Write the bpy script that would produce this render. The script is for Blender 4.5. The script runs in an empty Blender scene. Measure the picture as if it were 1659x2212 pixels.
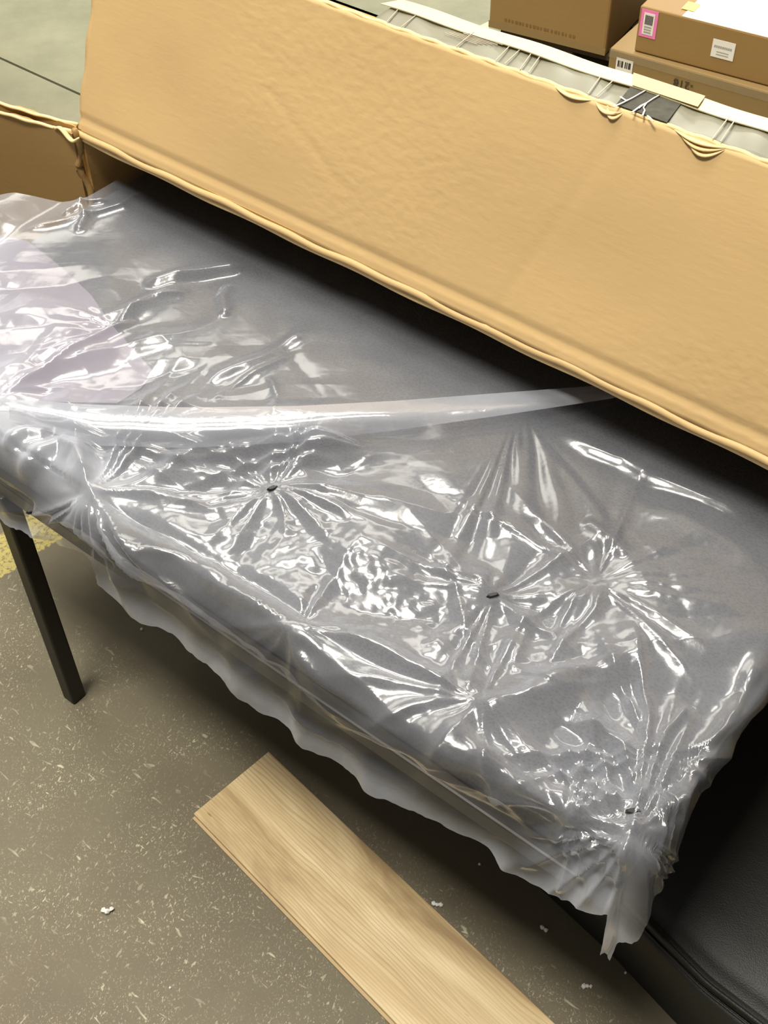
import bpy, bmesh, math, random
import numpy as np
from mathutils import Vector, Matrix
random.seed(7)
R = math.radians
scene = bpy.context.scene

# ------------------------------------------------------------------ camera
IW, IH, FPX, CAMH = 1659.0, 2212.0, 2650.0, 1.55
PITCH, ROLL = R(47.5), -math.atan2(50, 2434)
FW = np.array([0, math.cos(PITCH), -math.sin(PITCH)])
_r0 = np.array([1.0, 0, 0]); _u0 = np.cross(_r0, FW)
RT = _r0*math.cos(ROLL) + _u0*math.sin(ROLL)
UP = -_r0*math.sin(ROLL) + _u0*math.cos(ROLL)
cam_d = bpy.data.cameras.new('camera'); cam = bpy.data.objects.new('camera', cam_d)
scene.collection.objects.link(cam); scene.camera = cam
cam_d.sensor_fit = 'VERTICAL'; cam_d.sensor_height = 24; cam_d.sensor_width = 18
cam_d.lens = 24*FPX/IH; cam_d.clip_start = .02; cam_d.clip_end = 100
cam.matrix_world = Matrix(((RT[0], UP[0], -FW[0], 0), (RT[1], UP[1], -FW[1], 0), (RT[2], UP[2], -FW[2], CAMH), (0, 0, 0, 1)))

# ------------------------------------------------------------------ world, lamps, exposure
scene.view_settings.view_transform = 'Standard'; scene.view_settings.look = 'None'
scene.view_settings.gamma = 1; scene.view_settings.use_curve_mapping = False
scene.view_settings.exposure = 0.0
scene.cycles.transparent_max_bounces = 24
world = bpy.data.worlds.new('hall_ambient'); scene.world = world; world.use_nodes = True
world.node_tree.nodes['Background'].inputs[0].default_value = (1.0, .95, .86, 1)
world.node_tree.nodes['Background'].inputs[1].default_value = .19

def area(name, loc, target, size, power, col=(1, .945, .84)):
    l = bpy.data.lights.new(name, 'AREA'); l.shape = 'RECTANGLE'; l.size, l.size_y = size
    l.energy = power; l.color = col
    o = bpy.data.objects.new(name, l); scene.collection.objects.link(o)
    o.location = loc; o.rotation_euler = (Vector(target) - Vector(loc)).to_track_quat('-Z', 'Y').to_euler()
    return o
area('ceiling_lamp', (-1.10, .25, 5.2), (-.2, 1.2, .5), (1.3, .7), 310)
area('ceiling_lamp', (-1.0, 2.7, 5.6), (-.9, 2.2, .5), (2.8, .8), 230)
area('ceiling_lamp', (4.6, 14.5, 5.6), (2.5, 8, 0), (3.2, 1.6), 900)
area('ceiling_lamp', (1.6, 6.6, 5.6), (1.4, 4.8, 0), (4.0, 2.4), 230)
area('ceiling_lamp', (-2.4, 5.6, 5.6), (-2.0, 4.4, 0), (3.6, 2.2), 180)

# ------------------------------------------------------------------ helpers
A = R(-39.5)
U = np.array([math.cos(A), math.sin(A), 0]); V = np.array([-U[1], U[0], 0])
def W(u, v, z): return U*u + V*v + np.array([0, 0, z])
def at(x, y, h):                      # a photograph point lifted to height h in the hall
    d = FW*FPX + RT*(x - IW/2) - UP*(y - IH/2); t = (h - CAMH)/d[2]
    return np.array([0, 0, CAMH]) + d*t
def uv(x, y, h):
    p = at(x, y, h); return float(p @ U), float(p @ V)

COL = scene.collection
def tag(o, label=None, cat=None, group=None, kind=None):
    if label: o['label'] = label
    if cat: o['category'] = cat
    if group: o['group'] = group
    if kind: o['kind'] = kind
    return o
def empty(name, loc, label, cat, group=None):
    o = bpy.data.objects.new(name, None); COL.objects.link(o); o.location = loc; o.empty_display_size = .05
    return tag(o, label, cat, group)
def attach(o, parent):
    if parent is not None:
        o.parent = parent
        w = parent.location.copy(); p = parent.parent
        if p is not None: w = Vector((0, 0, 0)) if p.type == 'MESH' else w
        o.matrix_parent_inverse = Matrix.Translation(-parent.location) if parent.type == 'EMPTY' else Matrix.Identity(4)
def mesh_obj(name, verts, faces, mat, parent=None, smooth=False, label=None):
    me = bpy.data.meshes.new(name); me.from_pydata([tuple(map(float, v)) for v in verts], [], faces); me.update()
    bm = bmesh.new(); bm.from_mesh(me); bmesh.ops.recalc_face_normals(bm, faces=bm.faces); bm.to_mesh(me); bm.free()
    if smooth: me.polygons.foreach_set('use_smooth', [True]*len(me.polygons))
    me.materials.append(mat); o = bpy.data.objects.new(name, me); COL.objects.link(o); attach(o, parent)
    if label: o['label'] = label
    return o
def bm_obj(name, bm, mat, parent=None, smooth=False, label=None):
    bmesh.ops.recalc_face_normals(bm, faces=bm.faces)
    me = bpy.data.meshes.new(name); bm.to_mesh(me); bm.free()
    if smooth: me.polygons.foreach_set('use_smooth', [True]*len(me.polygons))
    me.materials.append(mat); o = bpy.data.objects.new(name, me); COL.objects.link(o); attach(o, parent)
    if label: o['label'] = label
    return o
def hexa(P, bev=0, seg=2):
    """P: 8 points, bottom ring 0-3 then top ring 4-7"""
    bm = bmesh.new(); vs = [bm.verts.new(tuple(map(float, p))) for p in P]
    for f in ((3, 2, 1, 0), (4, 5, 6, 7), (0, 1, 5, 4), (1, 2, 6, 5), (2, 3, 7, 6), (3, 0, 4, 7)): bm.faces.new([vs[i] for i in f])
    bmesh.ops.recalc_face_normals(bm, faces=bm.faces)
    if bev: bmesh.ops.bevel(bm, geom=bm.edges[:], offset=bev, segments=seg, affect='EDGES', profile=.5)
    return bm
def boxuv(u0, u1, v0, v1, z0, z1, bev=0, seg=2):
    return hexa([W(u0, v0, z0), W(u1, v0, z0), W(u1, v1, z0), W(u0, v1, z0), W(u0, v0, z1), W(u1, v0, z1), W(u1, v1, z1), W(u0, v1, z1)], bev, seg)
def sheet(name, P, n, t, nu, nv, mat, parent=None, wob=None, label=None, smooth=False):
    """board through four corners P (p00,p10,p11,p01) thickened along n, with an optional wobble(s,t)->offset along n"""
    P = [np.array(p, float) for p in P]; n = np.array(n, float); n = n/np.linalg.norm(n)
    vs, fs = [], []
    for side in (0, 1):
        for j in range(nv + 1):
            for i in range(nu + 1):
                s, q = i/nu, j/nv
                p = (P[0]*(1-s) + P[1]*s)*(1-q) + (P[3]*(1-s) + P[2]*s)*q
                w = wob(s, q) if wob else 0
                if isinstance(w, (tuple, list)): p = p + np.array(w[1]); w = w[0]
                vs.append(p + n*(w - t*side))
    N = (nu + 1)*(nv + 1); k = lambda i, j, sd: sd*N + j*(nu + 1) + i
    for j in range(nv):
        for i in range(nu):
            fs.append((k(i, j, 0), k(i+1, j, 0), k(i+1, j+1, 0), k(i, j+1, 0)))
            fs.append((k(i, j, 1), k(i, j+1, 1), k(i+1, j+1, 1), k(i+1, j, 1)))
    for i in range(nu):
        fs.append((k(i, 0, 0), k(i, 0, 1), k(i+1, 0, 1), k(i+1, 0, 0))); fs.append((k(i, nv, 0), k(i+1, nv, 0), k(i+1, nv, 1), k(i, nv, 1)))
    for j in range(nv):
        fs.append((k(0, j, 0), k(0, j+1, 0), k(0, j+1, 1), k(0, j, 1))); fs.append((k(nu, j, 0), k(nu, j, 1), k(nu, j+1, 1), k(nu, j+1, 0)))
    return mesh_obj(name, vs, fs, mat, parent, smooth, label)
def tube(pts, r, seg=6, flat=1.0):
    bm = bmesh.new(); rings = []
    pts = [Vector(tuple(map(float, p))) for p in pts]
    for i, p in enumerate(pts):
        d = (pts[min(i+1, len(pts)-1)] - pts[max(i-1, 0)]).normalized()
        a = d.cross(Vector((0, 0, 1)));  a = a.normalized() if a.length > 1e-4 else Vector((1, 0, 0)); b = a.cross(d)
        rr = r[i] if isinstance(r, (list, tuple)) else r
        rings.append([bm.verts.new(p + (a*math.cos(2*math.pi*k/seg) + b*math.sin(2*math.pi*k/seg)*flat)*rr) for k in range(seg)])
    for a, b in zip(rings, rings[1:]):
        for k in range(seg): bm.faces.new((a[k], a[(k+1) % seg], b[(k+1) % seg], b[k]))
    bm.faces.new(rings[0][::-1]); bm.faces.new(rings[-1])
    return bm

# ---- vectorised noise for the film and the boards
def _hash(i, j, s):
    h = (i.astype(np.int64)*374761393 + j.astype(np.int64)*668265263 + s*974634777) & 0xffffffff
    h = ((h ^ (h >> 13))*1274126177) & 0xffffffff
    return ((h ^ (h >> 16)) & 0xffff)/65535.0
def vnoise(x, y, s=0):
    x = np.asarray(x, float); y = np.asarray(y, float)
    i, j = np.floor(x), np.floor(y); fx, fy = x-i, y-j; fx = fx*fx*(3-2*fx); fy = fy*fy*(3-2*fy)
    a, b, c, d = _hash(i, j, s), _hash(i+1, j, s), _hash(i, j+1, s), _hash(i+1, j+1, s)
    return ((a*(1-fx)+b*fx)*(1-fy) + (c*(1-fx)+d*fx)*fy)*2 - 1
def fnoise(x, y, s=0, o=3):
    r = 0; a = 1; t = 0
    for k in range(o): r = r + a*vnoise(x*2**k, y*2**k, s+k*17); t += a; a *= .5
    return r/t
def facet(x, y, s=0):
    """piecewise-flat crumple: random heights on a sheared triangle lattice, linear inside each triangle"""
    sk = (x + y)*.366; xs, ys = x+sk, y+sk
    i, j = np.floor(xs), np.floor(ys); fx, fy = xs-i, ys-j
    h00, h10, h01, h11 = _hash(i, j, s), _hash(i+1, j, s), _hash(i, j+1, s), _hash(i+1, j+1, s)
    up = fx > fy
    r = np.where(up, h00*(1-fx) + h10*(fx-fy) + h11*fy, h00*(1-fy) + h01*(fy-fx) + h11*fx)
    return r*2 - 1
def sstep(a, b, x):
    t = np.clip((x-a)/(b-a), 0, 1); return t*t*(3-2*t)

# ------------------------------------------------------------------ materials
def newmat(name):
    m = bpy.data.materials.new(name); m.use_nodes = True; nt = m.node_tree
    return m, nt, nt.nodes, nt.links, nt.nodes['Principled BSDF']
def nd(ns, t, **kw):
    n = ns.new(t)
    for k, v in kw.items():
        if k.startswith('i_'): n.inputs[int(k[2:]) if k[2:].isdigit() else k[2:].replace('_', ' ')].default_value = v
        else: setattr(n, k, v)
    return n
def mapped(ns, ln, scale=(1, 1, 1), rot=(0, 0, 0)):
    tc = ns.new('ShaderNodeTexCoord'); m1 = ns.new('ShaderNodeMapping'); m2 = ns.new('ShaderNodeMapping')
    m1.inputs['Rotation'].default_value = rot; m2.inputs['Scale'].default_value = scale      # turn first, then stretch
    ln.new(tc.outputs['Object'], m1.inputs[0]); ln.new(m1.outputs[0], m2.inputs[0]); return m2.outputs[0]
def noise(ns, ln, vec, scale, detail=3, rough=.55, dist=0):
    n = ns.new('ShaderNodeTexNoise'); n.inputs['Scale'].default_value = scale; n.inputs['Detail'].default_value = detail
    n.inputs['Roughness'].default_value = rough; n.inputs['Distortion'].default_value = dist
    ln.new(vec, n.inputs['Vector']); return n.outputs['Fac']
def ramp(ns, ln, fac, stops, interp='LINEAR'):
    r = ns.new('ShaderNodeValToRGB'); r.color_ramp.interpolation = interp; e = r.color_ramp.elements
    while len(e) < len(stops): e.new(.5)
    for k, (p, c) in enumerate(stops):
        e[k].position = p; e[k].color = (c, c, c, 1) if isinstance(c, (int, float)) else (*c, 1)
    ln.new(fac, r.inputs[0]); return r.outputs[0]
def mixc(ns, ln, fac, a, b, mode='MIX'):
    m = ns.new('ShaderNodeMix'); m.data_type = 'RGBA'; m.blend_type = mode
    for k, v in ((0, fac), (6, a), (7, b)):
        if hasattr(v, 'is_linked'): ln.new(v, m.inputs[k])
        elif isinstance(v, (int, float)) and k == 0: m.inputs[k].default_value = v
        else: m.inputs[k].default_value = (*v, 1) if len(v) == 3 else v
    return m.outputs[2]
def math_(ns, ln, op, a, b=None, c=None):
    m = ns.new('ShaderNodeMath'); m.operation = op
    for k, v in ((0, a), (1, b), (2, c)):
        if v is None: continue
        if hasattr(v, 'is_linked'): ln.new(v, m.inputs[k])
        else: m.inputs[k].default_value = v
    return m.outputs[0]
def bump(ns, ln, h, p, strength=.3, dist=.002, prev=None):
    b = ns.new('ShaderNodeBump'); b.inputs['Strength'].default_value = strength; b.inputs['Distance'].default_value = dist
    ln.new(h, b.inputs['Height'])
    if prev is not None: ln.new(prev, b.inputs['Normal'])
    if p is not None: ln.new(b.outputs[0], p.inputs['Normal'])
    return b.outputs[0]
def plain(name, col, rough=.6, spec=.5, metal=0, var=.12, vs=40, bmp=0, coat=0):
    m, nt, ns, ln, p = newmat(name)
    v = mapped(ns, ln); n = noise(ns, ln, v, vs, 4)
    c = mixc(ns, ln, n, tuple(x*(1-var) for x in col), tuple(min(1, x*(1+var)) for x in col))
    ln.new(c, p.inputs['Base Color']); p.inputs['Roughness'].default_value = rough; p.inputs['Specular IOR Level'].default_value = spec
    p.inputs['Metallic'].default_value = metal; p.inputs['Coat Weight'].default_value = coat
    if bmp: bump(ns, ln, noise(ns, ln, v, vs*4, 3), p, bmp, .001)
    return m
def cardboard(name, col, flute_rot=A, flute=True, mott=.35, emboss=0.0):
    m, nt, ns, ln, p = newmat(name)
    v = mapped(ns, ln); vr = mapped(ns, ln, (1, 1, 1), (0, 0, -flute_rot))
    big = noise(ns, ln, v, 5, 4); fib = noise(ns, ln, mapped(ns, ln, (18, 300, 300), (0, 0, -flute_rot)), 1, 3)
    c = mixc(ns, ln, big, tuple(x*.93 for x in col), tuple(x*1.07 for x in col))
    c = mixc(ns, ln, ramp(ns, ln, fib, [(.35, .0), (.7, .12)]), c, tuple(x*.72 for x in col))
    ln.new(c, p.inputs['Base Color']); p.inputs['Roughness'].default_value = .62; p.inputs['Specular IOR Level'].default_value = .3
    n1 = bump(ns, ln, noise(ns, ln, mapped(ns, ln, (60, 190, 190), (0, 0, -flute_rot)), 1, 2), None, mott, .0012)
    if emboss:
        sx = ns.new('ShaderNodeSeparateXYZ'); ln.new(vr, sx.inputs[0])
        msk = math_(ns, ln, 'MULTIPLY', ramp(ns, ln, noise(ns, ln, v, 3.2, 1), [(.40, 0), (.55, 1)]), 1.0)
        wv = noise(ns, ln, mapped(ns, ln, (75, 110, 110), (0, 0, -flute_rot)), 1, 1, .3)
        h = math_(ns, ln, 'MULTIPLY', msk, wv)
        n1 = bump(ns, ln, h, None, emboss, .003, n1)
    ln.new(n1, p.inputs['Normal'])
    return m
M = {}
M['card'] = cardboard('pale_cardboard', (.52, .355, .163), emboss=.22, mott=.14)
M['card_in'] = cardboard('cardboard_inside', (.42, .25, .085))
M['card_edge'] = plain('cardboard_raw_edge', (.80, .58, .29), .8, .2, vs=90)
M['card_box'] = cardboard('brown_cardboard', (.30, .185, .066), mott=.15)
M['card_dull'] = cardboard('dull_cardboard', (.27, .18, .072), mott=.15)
M['cream'] = plain('cream_paper_strip', (.62, .55, .31), .5, .4, var=.04, vs=12)
M['cream_kraft'] = plain('kraft_tape_patch', (.46, .32, .14), .45, .4, var=.05, vs=12)
M['white_paper'] = plain('white_label_paper', (.80, .78, .72), .5, .3, var=.03)
M['pink'] = plain('pink_label_paper', (.85, .22, .50), .5, .3, var=.05)
M['ink'] = plain('dark_print_ink', (.05, .045, .04), .6, .3)
M['faint_ink'] = plain('faded_print_ink', (.21, .125, .05), .7, .2)
M['grey_ink'] = plain('grey_print_ink', (.35, .34, .33), .6, .3)
M['yellow_sticker'] = plain('yellow_sticker', (.95, .82, .08), .5, .3)
M['black_metal'] = plain('black_powder_coated_leg', (.012, .010, .008), .45, .4, bmp=.1)
M['foam'] = plain('white_packing_foam', (.85, .84, .80), .8, .2, vs=300)
M['foam_sheet'] = plain('lilac_white_foam_sheet', (.17, .15, .185), .7, .25, vs=30, bmp=.3)
M['scrap_black'] = plain('black_plastic_scrap', (.01, .01, .01), .4, .4)
M['dark_wood'] = plain('dark_pallet_wood', (.06, .04, .025), .8, .2)

# fabric of the upholstered seat: fine woven mesh
m, nt, ns, ln, p = newmat('charcoal_mesh_fabric'); M['fabric'] = m
ch = ns.new('ShaderNodeTexVoronoi'); ch.inputs['Scale'].default_value = 260; ln.new(mapped(ns, ln, (1, 1.6, 1), (0, 0, -A)), ch.inputs['Vector'])
ln.new(mixc(ns, ln, ramp(ns, ln, ch.outputs['Distance'], [(.1, 0), (.6, 1)]), (.022, .023, .026), (.05, .052, .058)), p.inputs['Base Color'])
p.inputs['Roughness'].default_value = .75; bump(ns, ln, ch.outputs['Distance'], p, .4, .001)

# black leather-look vinyl
m, nt, ns, ln, p = newmat('black_grained_vinyl'); M['vinyl'] = m
ch = ns.new('ShaderNodeTexVoronoi'); ch.inputs['Scale'].default_value = 620; ln.new(mapped(ns, ln), ch.inputs['Vector'])
p.inputs['Base Color'].default_value = (.016, .017, .015, 1); p.inputs['Roughness'].default_value = .52; p.inputs['Specular IOR Level'].default_value = .4
n1 = bump(ns, ln, ch.outputs['Distance'], None, .3, .0008); bump(ns, ln, noise(ns, ln, mapped(ns, ln), 18, 3), p, .25, .004, n1)

# floor: worn grey-brown sealed concrete, white debris specks, yellow painted line
m, nt, ns, ln, p = newmat('worn_warehouse_floor'); M['floor'] = m
v = mapped(ns, ln)
vr = mapped(ns, ln, (1, 1, 1), (0, 0, -A))
sx = ns.new('ShaderNodeSeparateXYZ'); ln.new(vr, sx.inputs[0]); VV = sx.outputs[1]
base = mixc(ns, ln, ramp(ns, ln, noise(ns, ln, v, 2.6, 5, .6), [(.35, 0), (.65, 1)]), (.120, .098, .064), (.155, .138, .088))
far = mixc(ns, ln, ramp(ns, ln, noise(ns, ln, v, 5, 6, .7), [(.35, 0), (.7, 1)]), (.185, .19, .125), (.265, .262, .175))  # paler far floor: sheen and stronger light put into the colour
fm = ns.new('ShaderNodeMapRange'); fm.inputs[1].default_value = 1.2; fm.inputs[2].default_value = 1.9; ln.new(VV, fm.inputs[0])
base = mixc(ns, ln, fm.outputs[0], base, far)
near_m = ns.new('ShaderNodeMapRange'); near_m.inputs[1].default_value = .64; near_m.inputs[2].default_value = .575; ln.new(VV, near_m.inputs[0])  # specks faded under the bench, imitating its shade on the floor
clus = ramp(ns, ln, noise(ns, ln, v, 9, 4, .7), [(.38, .1), (.62, 1)])
spk = None
for sc_, th, rot, st, amp in ((230, .67, .5, (1, .5, 1), .34), (390, .66, 1.4, (.5, 1, 1), .26), (130, .70, 2.2, (1, .3, 1), .42), (600, .655, .2, (1, .6, 1), .24)):
    n_ = noise(ns, ln, mapped(ns, ln, st, (0, 0, rot)), sc_, 1.5, .5, .6)
    s_ = ramp(ns, ln, n_, [(th-.02, 0), (th+.03, amp)])
    spk = s_ if spk is None else math_(ns, ln, 'MAXIMUM', spk, s_)
nearf = math_(ns, ln, 'ADD', math_(ns, ln, 'MULTIPLY', near_m.outputs[0], .92), .08)
spk = math_(ns, ln, 'MULTIPLY', math_(ns, ln, 'MULTIPLY', spk, clus), nearf)
spk = math_(ns, ln, 'MULTIPLY', spk, 1.75)
col = mixc(ns, ln, spk, base, (.62, .58, .42))
# yellow line
y0 = at(0, 1252, 0); y1 = at(114, 1177, 0); dl = math.atan2(y1[1]-y0[1], y1[0]-y0[0])
mp = mapped(ns, ln, (1, 1, 1), (0, 0, -dl)); sy = ns.new('ShaderNodeSeparateXYZ'); ln.new(mp, sy.inputs[0])
c0 = -math.sin(dl)*y0[0] + math.cos(dl)*y0[1]
e_ = math_(ns, ln, 'ADD', sy.outputs[1], math_(ns, ln, 'MULTIPLY', math_(ns, ln, 'SUBTRACT', noise(ns, ln, v, 60, 4, .8), .5), .03))
m1 = math_(ns, ln, 'GREATER_THAN', e_, c0+.002); m2 = math_(ns, ln, 'LESS_THAN', e_, c0+.085)
wear = ramp(ns, ln, noise(ns, ln, v, 130, 4, .8), [(.40, .0), (.50, .85)])
ym = math_(ns, ln, 'MULTIPLY', math_(ns, ln, 'MULTIPLY', m1, m2), wear)
yc = mixc(ns, ln, noise(ns, ln, v, 70, 3), (.36, .31, .07), (.60, .50, .16))
col = mixc(ns, ln, ym, col, yc)
ln.new(col, p.inputs['Base Color']); p.inputs['Roughness'].default_value = .62; p.inputs['Specular IOR Level'].default_value = .35
n1 = bump(ns, ln, noise(ns, ln, v, 160, 4, .7), None, .25, .001); bump(ns, ln, spk, p, .3, .001, n1)

# oak laminate plank
pl_a, pl_b, pl_c = at(418, 1757, .012), at(580, 1623, .012), at(1200, 2212, .012)
pd = pl_c - pl_b; PA = math.atan2(pd[1], pd[0])
m, nt, ns, ln, p = newmat('oak_laminate'); M['oak'] = m
g0 = mapped(ns, ln, (2.2, 26, 1), (0, 0, -PA))
warp = noise(ns, ln, mapped(ns, ln, (2.5, 9, 1), (0, 0, -PA)), 1, 3, .5)
tone = ramp(ns, ln, noise(ns, ln, mapped(ns, ln, (2.6, 13, 1), (0, 0, -PA)), 1, 4, .6, .9), [(.34, (.33, .225, .105)), (.48, (.56, .42, .22)), (.66, (.74, .60, .36))])
wv = ns.new('ShaderNodeTexWave'); wv.bands_direction = 'Y'; wv.inputs['Scale'].default_value = 62; wv.inputs['Distortion'].default_value = 26
wv.inputs['Detail'].default_value = 3; wv.inputs['Detail Scale'].default_value = .22; wv.inputs['Detail Roughness'].default_value = .6; ln.new(mapped(ns, ln, (.16, 1, 1), (0, 0, -PA)), wv.inputs['Vector'])
gm = ramp(ns, ln, noise(ns, ln, mapped(ns, ln, (4, 15, 1), (0, 0, -PA)), 1, 2), [(.35, .25), (.65, 1)])
col = mixc(ns, ln, math_(ns, ln, 'MULTIPLY', ramp(ns, ln, wv.outputs['Fac'], [(.0, .55), (.45, .0)]), gm), tone, (.30, .20, .095))
col = mixc(ns, ln, ramp(ns, ln, noise(ns, ln, mapped(ns, ln, (12, 520, 1), (0, 0, -PA)), 1, 2), [(.4, 0), (.75, .35)]), col, (.36, .25, .13))
kn = noise(ns, ln, mapped(ns, ln, (22, 60, 1), (0, 0, -PA)), 1, 2.5, .6)
col = mixc(ns, ln, ramp(ns, ln, kn, [(.70, 0), (.76, .85)]), col, (.15, .095, .04))
ln.new(col, p.inputs['Base Color']); p.inputs['Roughness'].default_value = .45; bump(ns, ln, wv.outputs['Fac'], p, .08, .0008)
M['oak_edge'] = plain('laminate_core_edge', (.45, .34, .2), .8, .2)

def film_mat(name, milk_attr=True, base=.2, tint=(.73, .77, .87), rough=.2, gl=1.0):
    m = bpy.data.materials.new(name); m.use_nodes = True; nt = m.node_tree; ns = nt.nodes; ln = nt.links
    ns.clear(); out = ns.new('ShaderNodeOutputMaterial')
    tr = ns.new('ShaderNodeBsdfTransparent'); tr.inputs[0].default_value = (.97, .97, .98, 1)
    df = ns.new('ShaderNodeBsdfDiffuse'); df.inputs[0].default_value = (*tint, 1)
    tl = ns.new('ShaderNodeBsdfTranslucent'); tl.inputs[0].default_value = (*tint, 1)
    a = ns.new('ShaderNodeMixShader'); a.inputs[0].default_value = .35; ln.new(df.outputs[0], a.inputs[1]); ln.new(tl.outputs[0], a.inputs[2])
    fac = None
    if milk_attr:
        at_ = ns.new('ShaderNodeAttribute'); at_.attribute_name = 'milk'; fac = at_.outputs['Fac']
    else:
        vv = ns.new('ShaderNodeValue'); vv.outputs[0].default_value = base; fac = vv.outputs[0]
    v = mapped(ns, ln)
    lw = ns.new('ShaderNodeLayerWeight'); lw.inputs[0].default_value = .35
    thick = math_(ns, ln, 'MULTIPLY', math_(ns, ln, 'ADD', math_(ns, ln, 'MULTIPLY', lw.outputs['Facing'], .9), .75), fac)
    nn = noise(ns, ln, v, 14, 4, .6)
    thick = math_(ns, ln, 'MULTIPLY', thick, math_(ns, ln, 'ADD', math_(ns, ln, 'MULTIPLY', nn, .7), .65))
    cl = ns.new('ShaderNodeClamp'); ln.new(thick, cl.inputs[0]); cl.inputs[2].default_value = .97
    b = ns.new('ShaderNodeMixShader'); ln.new(cl.outputs[0], b.inputs[0]); ln.new(tr.outputs[0], b.inputs[1]); ln.new(a.outputs[0], b.inputs[2])
    g = ns.new('ShaderNodeBsdfGlossy'); g.inputs['Roughness'].default_value = rough; g.inputs[0].default_value = (1, 1, 1, 1)
    fr = ns.new('ShaderNodeLayerWeight'); fr.inputs[0].default_value = .5
    mi = noise(ns, ln, v, 300, 3, .6); ma = noise(ns, ln, v, 60, 3, .6)
    n1 = bump(ns, ln, ma, None, .07, .004); n2 = bump(ns, ln, mi, None, .05, .001, n1)
    ln.new(n2, g.inputs['Normal']); ln.new(n2, fr.inputs['Normal'])
    fres = math_(ns, ln, 'ADD', math_(ns, ln, 'MULTIPLY', math_(ns, ln, 'POWER', fr.outputs['Facing'], 4.0), .65), .08)
    c = ns.new('ShaderNodeMixShader'); ln.new(math_(ns, ln, 'MULTIPLY', fres, gl), c.inputs[0]); ln.new(b.outputs[0], c.inputs[1]); ln.new(g.outputs[0], c.inputs[2])
    ln.new(c.outputs[0], out.inputs[0]); return m
M['film'] = film_mat('milky_polythene_film', rough=.19, gl=.85)
M['film_fold'] = film_mat('doubled_polythene_film', False, .34, rough=.16, gl=1.7)
M['wrap'] = film_mat('shiny_box_tape', False, .05, (.9, .8, .6), rough=.2, gl=.4)
# clear packing tape seen as a grey sheen
m, nt, ns, ln, p = newmat('clear_packing_tape'); M['tape'] = m
v = mapped(ns, ln)
ln.new(mixc(ns, ln, noise(ns, ln, v, 9, 3), (.19, .185, .13), (.27, .26, .19)), p.inputs['Base Color'])
p.inputs['Roughness'].default_value = .42; p.inputs['Specular IOR Level'].default_value = .3; p.inputs['Alpha'].default_value = .8
bump(ns, ln, noise(ns, ln, mapped(ns, ln, (30, 6, 1), (0, 0, -A)), 1, 3), p, .2, .003)
M['tape_dark'] = plain('dark_tape_label', (.075, .072, .058), .8, .08, var=.5, vs=90)
M['tape_crease'] = plain('pale_tape_crease', (.36, .31, .22), .5, .3)

# ------------------------------------------------------------------ floor
JV = 1.737
bm = bmesh.new()
def quad(bm, pts):
    bm.faces.new([bm.verts.new(tuple(map(float, q))) for q in pts])
g = .004
for z, a_, b_ in ((0, -9, JV-g), (-.012, JV-g, JV+g), (0, JV+g, 14)):
    quad(bm, [W(-12, a_, z), W(12, a_, z), W(12, b_, z), W(-12, b_, z)])
quad(bm, [W(-12, JV-g, 0), W(12, JV-g, 0), W(12, JV-g, -.012), W(-12, JV-g, -.012)])
quad(bm, [W(-12, JV+g, 0), W(12, JV+g, 0), W(12, JV+g, -.012), W(-12, JV+g, -.012)])
fl = bm_obj('floor', bm, M['floor']); tag(fl, kind='structure')

# ------------------------------------------------------------------ bench under the film
ZT, VF, UL, UR = .56, .52, -1.288, -.157
bench = empty('upholstered_bench', tuple(W(-.7, 1.0, 0)), 'charcoal upholstered bench on black legs, sliding out of the big carton under plastic film', 'bench')
bm = boxuv(UL, UR, VF, 1.40, .475, ZT, .016, 4)
bm_obj('seat', bm, M['fabric'], bench, True)
bm_obj('seat_frame', boxuv(UL+.03, UR-.03, VF-.012, 1.37, .45, .478, .003), M['black_metal'], bench)
for (lu, lv) in ((-1.037, .514), (-.56, .80), (-1.037, 1.33), (-.56, 1.33)):
    h = .0125
    bm_obj('leg', boxuv(lu-h, lu+h, lv-h, lv+h, 0.0, .453, .003), M['black_metal'], bench, label='square black metal leg')
# lilac foam sheet
pts = [(-160, 560), (0, 512), (60, 522), (110, 556), (150, 590), (200, 640), (235, 690), (262, 724), (300, 765), (333, 805), (300, 842), (250, 872), (150, 872), (-160, 860)]
bm = bmesh.new()
top = [bm.verts.new(tuple(at(x + random.uniform(-4, 4), y + random.uniform(-4, 4), ZT+.0025))) for x, y in pts]
bot = [bm.verts.new((v_.co.x, v_.co.y, ZT+.0005)) for v_ in top]
bm.faces.new(top); bm.faces.new(bot[::-1])
for i in range(len(top)):
    j = (i+1) % len(top); bm.faces.new((top[i], bot[i], bot[j], top[j]))
bmesh.ops.triangulate(bm, faces=bm.faces)
fs_ = bm_obj('foam_sheet', bm, M['foam_sheet'])
tag(fs_, 'thin pale lilac foam sheet lying under the film at the left end of the bench', 'foam sheet')

# ------------------------------------------------------------------ the plastic film
FZ = ZT + .020
def seg_dist(X, Y, pl):
    """distance to a polyline, signed side and 0..1 position along it"""
    best = np.full(X.shape, 1e9); tt = np.zeros(X.shape); sg = np.ones(X.shape)
    pl = np.array(pl); L = np.linalg.norm(np.diff(pl, axis=0), axis=1); tot = L.sum(); acc = 0
    for k in range(len(pl)-1):
        d = pl[k+1]-pl[k]; q = np.clip(((X-pl[k][0])*d[0] + (Y-pl[k][1])*d[1])/(L[k]**2+1e-12), 0, 1)
        ex, ey = X-(pl[k][0]+q*d[0]), Y-(pl[k][1]+q*d[1]); D = np.hypot(ex, ey); m_ = D < best
        best = np.where(m_, D, best); tt = np.where(m_, (acc+q*L[k])/tot, tt)
        sg = np.where(m_, np.sign(d[0]*ey - d[1]*ex), sg); acc += L[k]
    return best, sg, tt
NA, NB = 640, 460
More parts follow.
